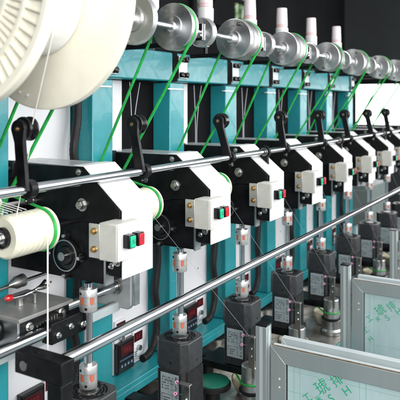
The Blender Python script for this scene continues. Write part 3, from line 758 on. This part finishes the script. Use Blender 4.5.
# ------------------------------------------------------------------ traverse mechanism at lower left
oo = (-1.32, 1.25, -.66)
t = thing('traverse_carriage', 'grey topped black carriage block with bolts at lower left', 'carriage', oo)
B(oo).box(-1.44, -1.27, 1.168, 1.36, -.668, -.592).build('block', 'black', t, .003)
B(oo).box(-1.455, -1.262, 1.158, 1.368, -.5915, -.580).build('top_plate', 'matgrey', t, .002)
B(oo).box(-1.44, -1.2702, 1.160, 1.1675, -.668, -.592).build('end_plate', 'alu', t, .001)
for (yy, zz) in ((1.20, -.612), (1.325, -.607), (1.235, -.640), (1.345, -.642)):
    B(oo).hexbolt((-1.27, yy, zz), (1, 0, 0), .0085, .010).build('bolt', 'zinc', t)
for k in range(8): B(oo).cyl((-1.27, 1.225 + k * .011, -.617 + .0012 * k), (-1.263, 1.225 + k * .011, -.617 + .0012 * k), .0036, 10).build('spring_coil', 'steel', t)
B(oo).box(-1.268, -1.228, 1.245, 1.41, -.672, -.612).build('clamp_block', 'black', t, .003)
for k in range(3): B(oo).hexbolt((-1.228, 1.27 + k * .05, -.650 + .01 * (k % 2)), (1, 0, 0), .006, .008).build('bolt', 'zinc', t)
oo = (-1.34, 1.18, -.58)
t = thing('toggle_clamp', 'steel toggle clamp with red knob on the carriage top', 'clamp', oo)
B(oo).lathe((-1.36, 1.25, -.580), (0, 0, 1), [(.014, 0), (.012, .012), (.014, .02)], 20).build('post', 'steel', t)
B(oo).tube(catmull([(-1.36, 1.21, -.553), (-1.355, 1.26, -.556), (-1.35, 1.31, -.548), (-1.37, 1.36, -.540)], 6), .005, 10).build('lever', 'chrome', t)
B(oo).lathe((-1.36, 1.222, -.552), (0, -1, .1), [(.006, 0), (.0095, .006), (.0095, .018), (.005, .024)], 20).build('knob', 'redknob', t)
B(oo).lathe((-1.345, 1.30, -.545), (.1, 1, -.05), [(.004, 0), (.007, .01), (.008, .03), (.004, .045)], 20).build('pad', 'steel', t)
B(oo).cyl((-1.33, 1.28, -.579), (-1.33, 1.28, -.55), .006, 14).build('pin', 'steel', t)
oo = (-1.42, 1.25, -.53)
t = thing('air_cylinder', 'small steel cone nozzle with long thin steel rod behind the clamp', 'cylinder', oo)
B(oo).lathe((-1.43, 1.22, -.545), (0, 1, .06), [(.006, .05), (.010, .06), (.019, .08), (.019, .10), (.016, .102)], 28).build('nozzle', 'steel', t)
B(oo).lathe((-1.43, 1.322, -.539), (0, 1, .06), [(.020, 0), (.020, .006)], 28).build('nozzle_rim', 'alu', t)
B(oo).cyl((-1.43, 1.20, -.546), (-1.43, 1.66, -.535), .0055, 16).build('rod', 'steel', t)
oo = (-1.30, 1.0, -.66)
t = thing('traverse_rail', 'dark thick chrome bar running into the carriage from the left', 'rail', (-1.29, 1.0, -.655))
B((-1.29, 1.0, -.655)).cyl((-1.255, .6, -.640), (-1.255, 1.27, -.640), .017, 28).build('rail_bar', 'chrome', t)
oo = (-1.36, 1.1, -.61)
t = thing('dark_roller', 'dark round roller end at the left picture edge', 'roller', oo)
B(oo).cyl((-1.36, .95, -.625), (-1.36, 1.155, -.625), .035, 32).build('roller_body', 'gloss_black', t)
B(oo).cyl((-1.36, .90, -.625), (-1.36, .95, -.625), .014, 20).build('axle', 'steel', t)
oo = (-1.36, 1.6, -.62)
t = thing('guide_rod', 'polished rod ending in a round flange on the grey plate', 'rod', oo)
B(oo).cyl((-1.36, 1.36, -.640), (-1.36, 1.70, -.640), .0155, 28).build('rod_bar', 'chrome', t)
B(oo).lathe((-1.36, 1.690, -.640), (0, -1, 0), [(.029, 0), (.029, .006), (.023, .007), (.023, .004), (.019, .004), (.019, .010)], 32).build('end_flange', 'steel', t)
oo = (-1.36, 1.70, -.63)
t = thing('grey_end_plate', 'grey steel end plate behind the nearest vertical shaft', 'plate', oo)
B(oo).prism([(-1.45, -.55), (-1.30, -.55), (-1.297, -.555), (-1.297, -.70), (-1.31, -.715), (-1.45, -.715)], 1.692, 1.715).build('plate_body', 'topgrey', t, .003)
B(oo).box(-1.297, -1.285, 1.70, 1.73, -.70, -.555).build('plate_lip', 'alu', t, .002)
oo = (-1.35, 1.5, -.71)
t = thing('flat_bar', 'flat pale steel bar below the polished guide rod', 'bar', oo)
B(oo).box(-1.362, -1.35, .75, 1.70, -.725, -.695).build('bar_body', 'palealu', t, .001)
B(oo).box(-1.375, -1.362, .75, 1.70, -.705, -.695).build('bar_lip', 'steel', t, .001)

# ------------------------------------------------------------------ aluminium framed glass panels
def make_glass(k, yf):
    x0 = -.93; x1 = -.18; zt = -.882; zb = -1.50; w = .058
    oo = (x0, yf, zb)
    t = thing('glass_panel', '', 'framed panel', oo, 'aluminium framed glass panels on the operator side')
    # front frame: four mitred members
    def member(b, y0, y1):
        pass
    for nm, pts in (('top_rail', [(x0, zt), (x1, zt), (x1 - w, zt - w), (x0 + w, zt - w)]),
                    ('stile', [(x0, zt), (x0 + w, zt - w), (x0 + w, zb + w), (x0, zb)]),
                    ('stile', [(x1, zt), (x1, zb), (x1 - w, zb + w), (x1 - w, zt - w)]),
                    ('bottom_rail', [(x0, zb), (x0 + w, zb + w), (x1 - w, zb + w), (x1, zb)])):
        B(oo).prism(pts, yf, yf + .030).build(nm, 'profile', t, .0012)
    B(oo).box(x0 + .004, x1, yf + .004, yf + .009, zt + .0005, zt + .0028).build('brown_seal', 'brown', t)
    B(oo).box(x0 + .004, x1, yf + .0095, yf + .029, zt - .012, zt + .0018).build('top_strip', 'palealu', t, .001)
    B(oo).box(x0 + w - .004, x1 - w + .004, yf + .0085, yf + .012, zt - w - .002, zt - w + .003).box(x0 + w - .003, x0 + w + .003, yf + .0085, yf + .012, zb + w, zt - w - .002).build('gasket', 'rubber', t)
    g = B(oo).box(x0 + w - .003, x1 - w + .003, yf + .012, yf + .018, zb + w, zt - w + .001).build('glass', 'glassfilm', t)
    # film lines
    b = B(oo); yl = yf + .0116
    for q in (0.028, .050, .265, .287, .50, .522): b.box(x0 + w + q, x0 + w + q + .0012, yl, yl + .0003, zb + w, zt - w - .004)
    for q in (.022, .096, .250, .324): b.box(x0 + w + .003, x1 - w, yl, yl + .0003, zt - w - q - .001, zt - w - q)
    b.build('film_lines', 'filmline', g)
    ox, oz = [(0, 0), (-.052, -.022), (0, 0)][k]
    for (dx, dz, s, ch) in [(.080 + ox, -.106 + oz, .040, '工'), (.134 + ox, -.055 + oz, .060, '琥'), (.187 + ox, -.018 + oz * 1.4, .050, '排'), (.122 + ox, -.100 + oz, .030, '米'), (.168 + ox, -.086 + oz, .046, 'S'), (.222 + ox, -.046 + oz, .046, 'H'),
                            (.010, -.190, .036, '工'), (.034, -.228, .038, 'H'), (.40, -.12, .060, '琥'), (.452, -.08, .050, '排'), (.43, -.16, .046, 'S'), (.49, -.11, .046, 'H')]:
        c = bpy.data.curves.new('mark', 'FONT'); c.body = ch; c.size = s * .9; c.extrude = .00015; c.align_x = 'CENTER'; c.align_y = 'CENTER'
        o = bpy.data.objects.new('film_mark', c); COL.objects.link(o)
        dg = bpy.context.evaluated_depsgraph_get(); me = bpy.data.meshes.new_from_object(o.evaluated_get(dg)); bpy.data.objects.remove(o)
        a = rad(42)
        me.transform(Matrix.Translation((x0 + w + dx - oo[0], yl - .0004 - oo[1], zt - w + dz - oo[2])) @ Matrix.Rotation(a * -1, 4, 'Y') @ Matrix.Rotation(PI / 2, 4, 'X'))
        me.materials.clear(); me.materials.append(M['filmink'])
        o = bpy.data.objects.new('film_mark', me); COL.objects.link(o); o.parent = g
    # rear frame
    yr = yf + .085
    for nm, pts in (('rear_top_rail', [(x0 + .004, zt + .002), (x1, zt + .002), (x1 - w, zt - w), (x0 + w, zt - w)]),
                    ('rear_stile', [(x0 + .004, zt + .002), (x0 + w, zt - w), (x0 + w, zb + w), (x0 + .004, zb)])):
        B(oo).prism(pts, yr, yr + .03).build(nm, 'palealu', t, .0012)
    for dz in (-.115, -.145):
        B(oo).lathe((x0 + .034, yf, zt + dz), (0, -1, 0), [(.004, 0), (.004, .001), (.002, .002)], 10).build('rivet', 'white', t)
    # upright profile
    ux = x0 - .034
    up = B(oo); up.box(ux - .022, ux + .022, yf - .012, yf + .032, zb - .1, -.816); up.build('upright', 'profile', t, .0015)
    u2 = B(oo); u2.box(ux - .006, ux + .006, yf - .0135, yf - .0122, zb - .1, -.818); u2.box(ux + .0222, ux + .0235, yf + .004, yf + .016, zb - .1, -.818); u2.build('upright_slot', 'palealu', t)
    B(oo).box(ux - .023, ux + .023, yf - .013, yf + .033, -.8155, -.810).build('end_cap', 'gloss_black', t, .001)
    B(oo).box(ux - .03, ux + .03, yf - .02, yf + .04, -H + .004, zb - .1).build('foot', 'profile', t)
    return t
for k, yf in enumerate([2.05, 3.03, 4.03]):
    t = make_glass(k, yf)
    t['label'] = ['nearest aluminium framed glass panel with green film writing, at lower right', 'middle aluminium framed glass panel with green film writing, right edge', 'farthest aluminium glass panel, only its grey upright showing at right'][k]

# ------------------------------------------------------------------ camera, lights, world
cam = bpy.data.cameras.new('camera'); co = bpy.data.objects.new('camera', cam); COL.objects.link(co)
co.location = (0, 0, H); co.rotation_euler = (PI / 2, 0, rad(31)); cam.sensor_width = 36; cam.lens = 612 / 400 * 36
cam.shift_y = -.24; cam.clip_end = 200; cam.clip_start = .05
cam.dof.use_dof = True; cam.dof.focus_distance = 2.1; cam.dof.aperture_fstop = 5
SC.camera = co
def area(name, loc, target, sx, sy, e, col=(1, 1, 1)):
    l = bpy.data.lights.new(name, 'AREA'); l.shape = 'RECTANGLE'; l.size = sx; l.size_y = sy; l.energy = e; l.color = col
    o = bpy.data.objects.new(name, l); COL.objects.link(o); o.location = Vector(loc) + Vector((0, 0, H))
    o.rotation_euler = (Vector(target) - Vector(loc)).to_track_quat('-Z', 'Y').to_euler(); return o
area('side_window_lamp', (2.0, 4.3, .95), (-1.4, 3.6, -.1), 8.0, 2.4, 275, (1, 1, 1))
area('spool_fill', (1.0, -.7, .55), (-1.15, 1.3, .0), 1.3, 1.2, 100, (1, 1, 1))  # unseen fill light, added to brighten the big spool
area('overhead_lamp', (-.9, 3.0, 2.6), (-1.25, 3.0, -.5), .5, 6, 60, (.98, .99, 1))
w = bpy.data.worlds.new('World'); SC.world = w; w.use_nodes = True; nt = w.node_tree
bg = nt.nodes['Background']; tc = nt.nodes.new('ShaderNodeTexCoord'); sx = nt.nodes.new('ShaderNodeSeparateXYZ'); rp = nt.nodes.new('ShaderNodeValToRGB')
nt.links.new(tc.outputs['Generated'], sx.inputs[0])
mr = nt.nodes.new('ShaderNodeMapRange'); mr.inputs['From Min'].default_value = -1; mr.inputs['From Max'].default_value = 1
nt.links.new(sx.outputs['Z'], mr.inputs['Value']); nt.links.new(mr.outputs[0], rp.inputs['Fac'])
e = rp.color_ramp.elements; e[0].position = .40; e[0].color = (.10, .105, .11, 1); e[1].position = .62; e[1].color = (.62, .64, .66, 1)
nt.links.new(rp.outputs['Color'], bg.inputs['Color']); bg.inputs['Strength'].default_value = .8
SC.view_settings.view_transform = 'Standard'; SC.view_settings.look = 'None'; SC.view_settings.exposure = 0; SC.view_settings.gamma = 1
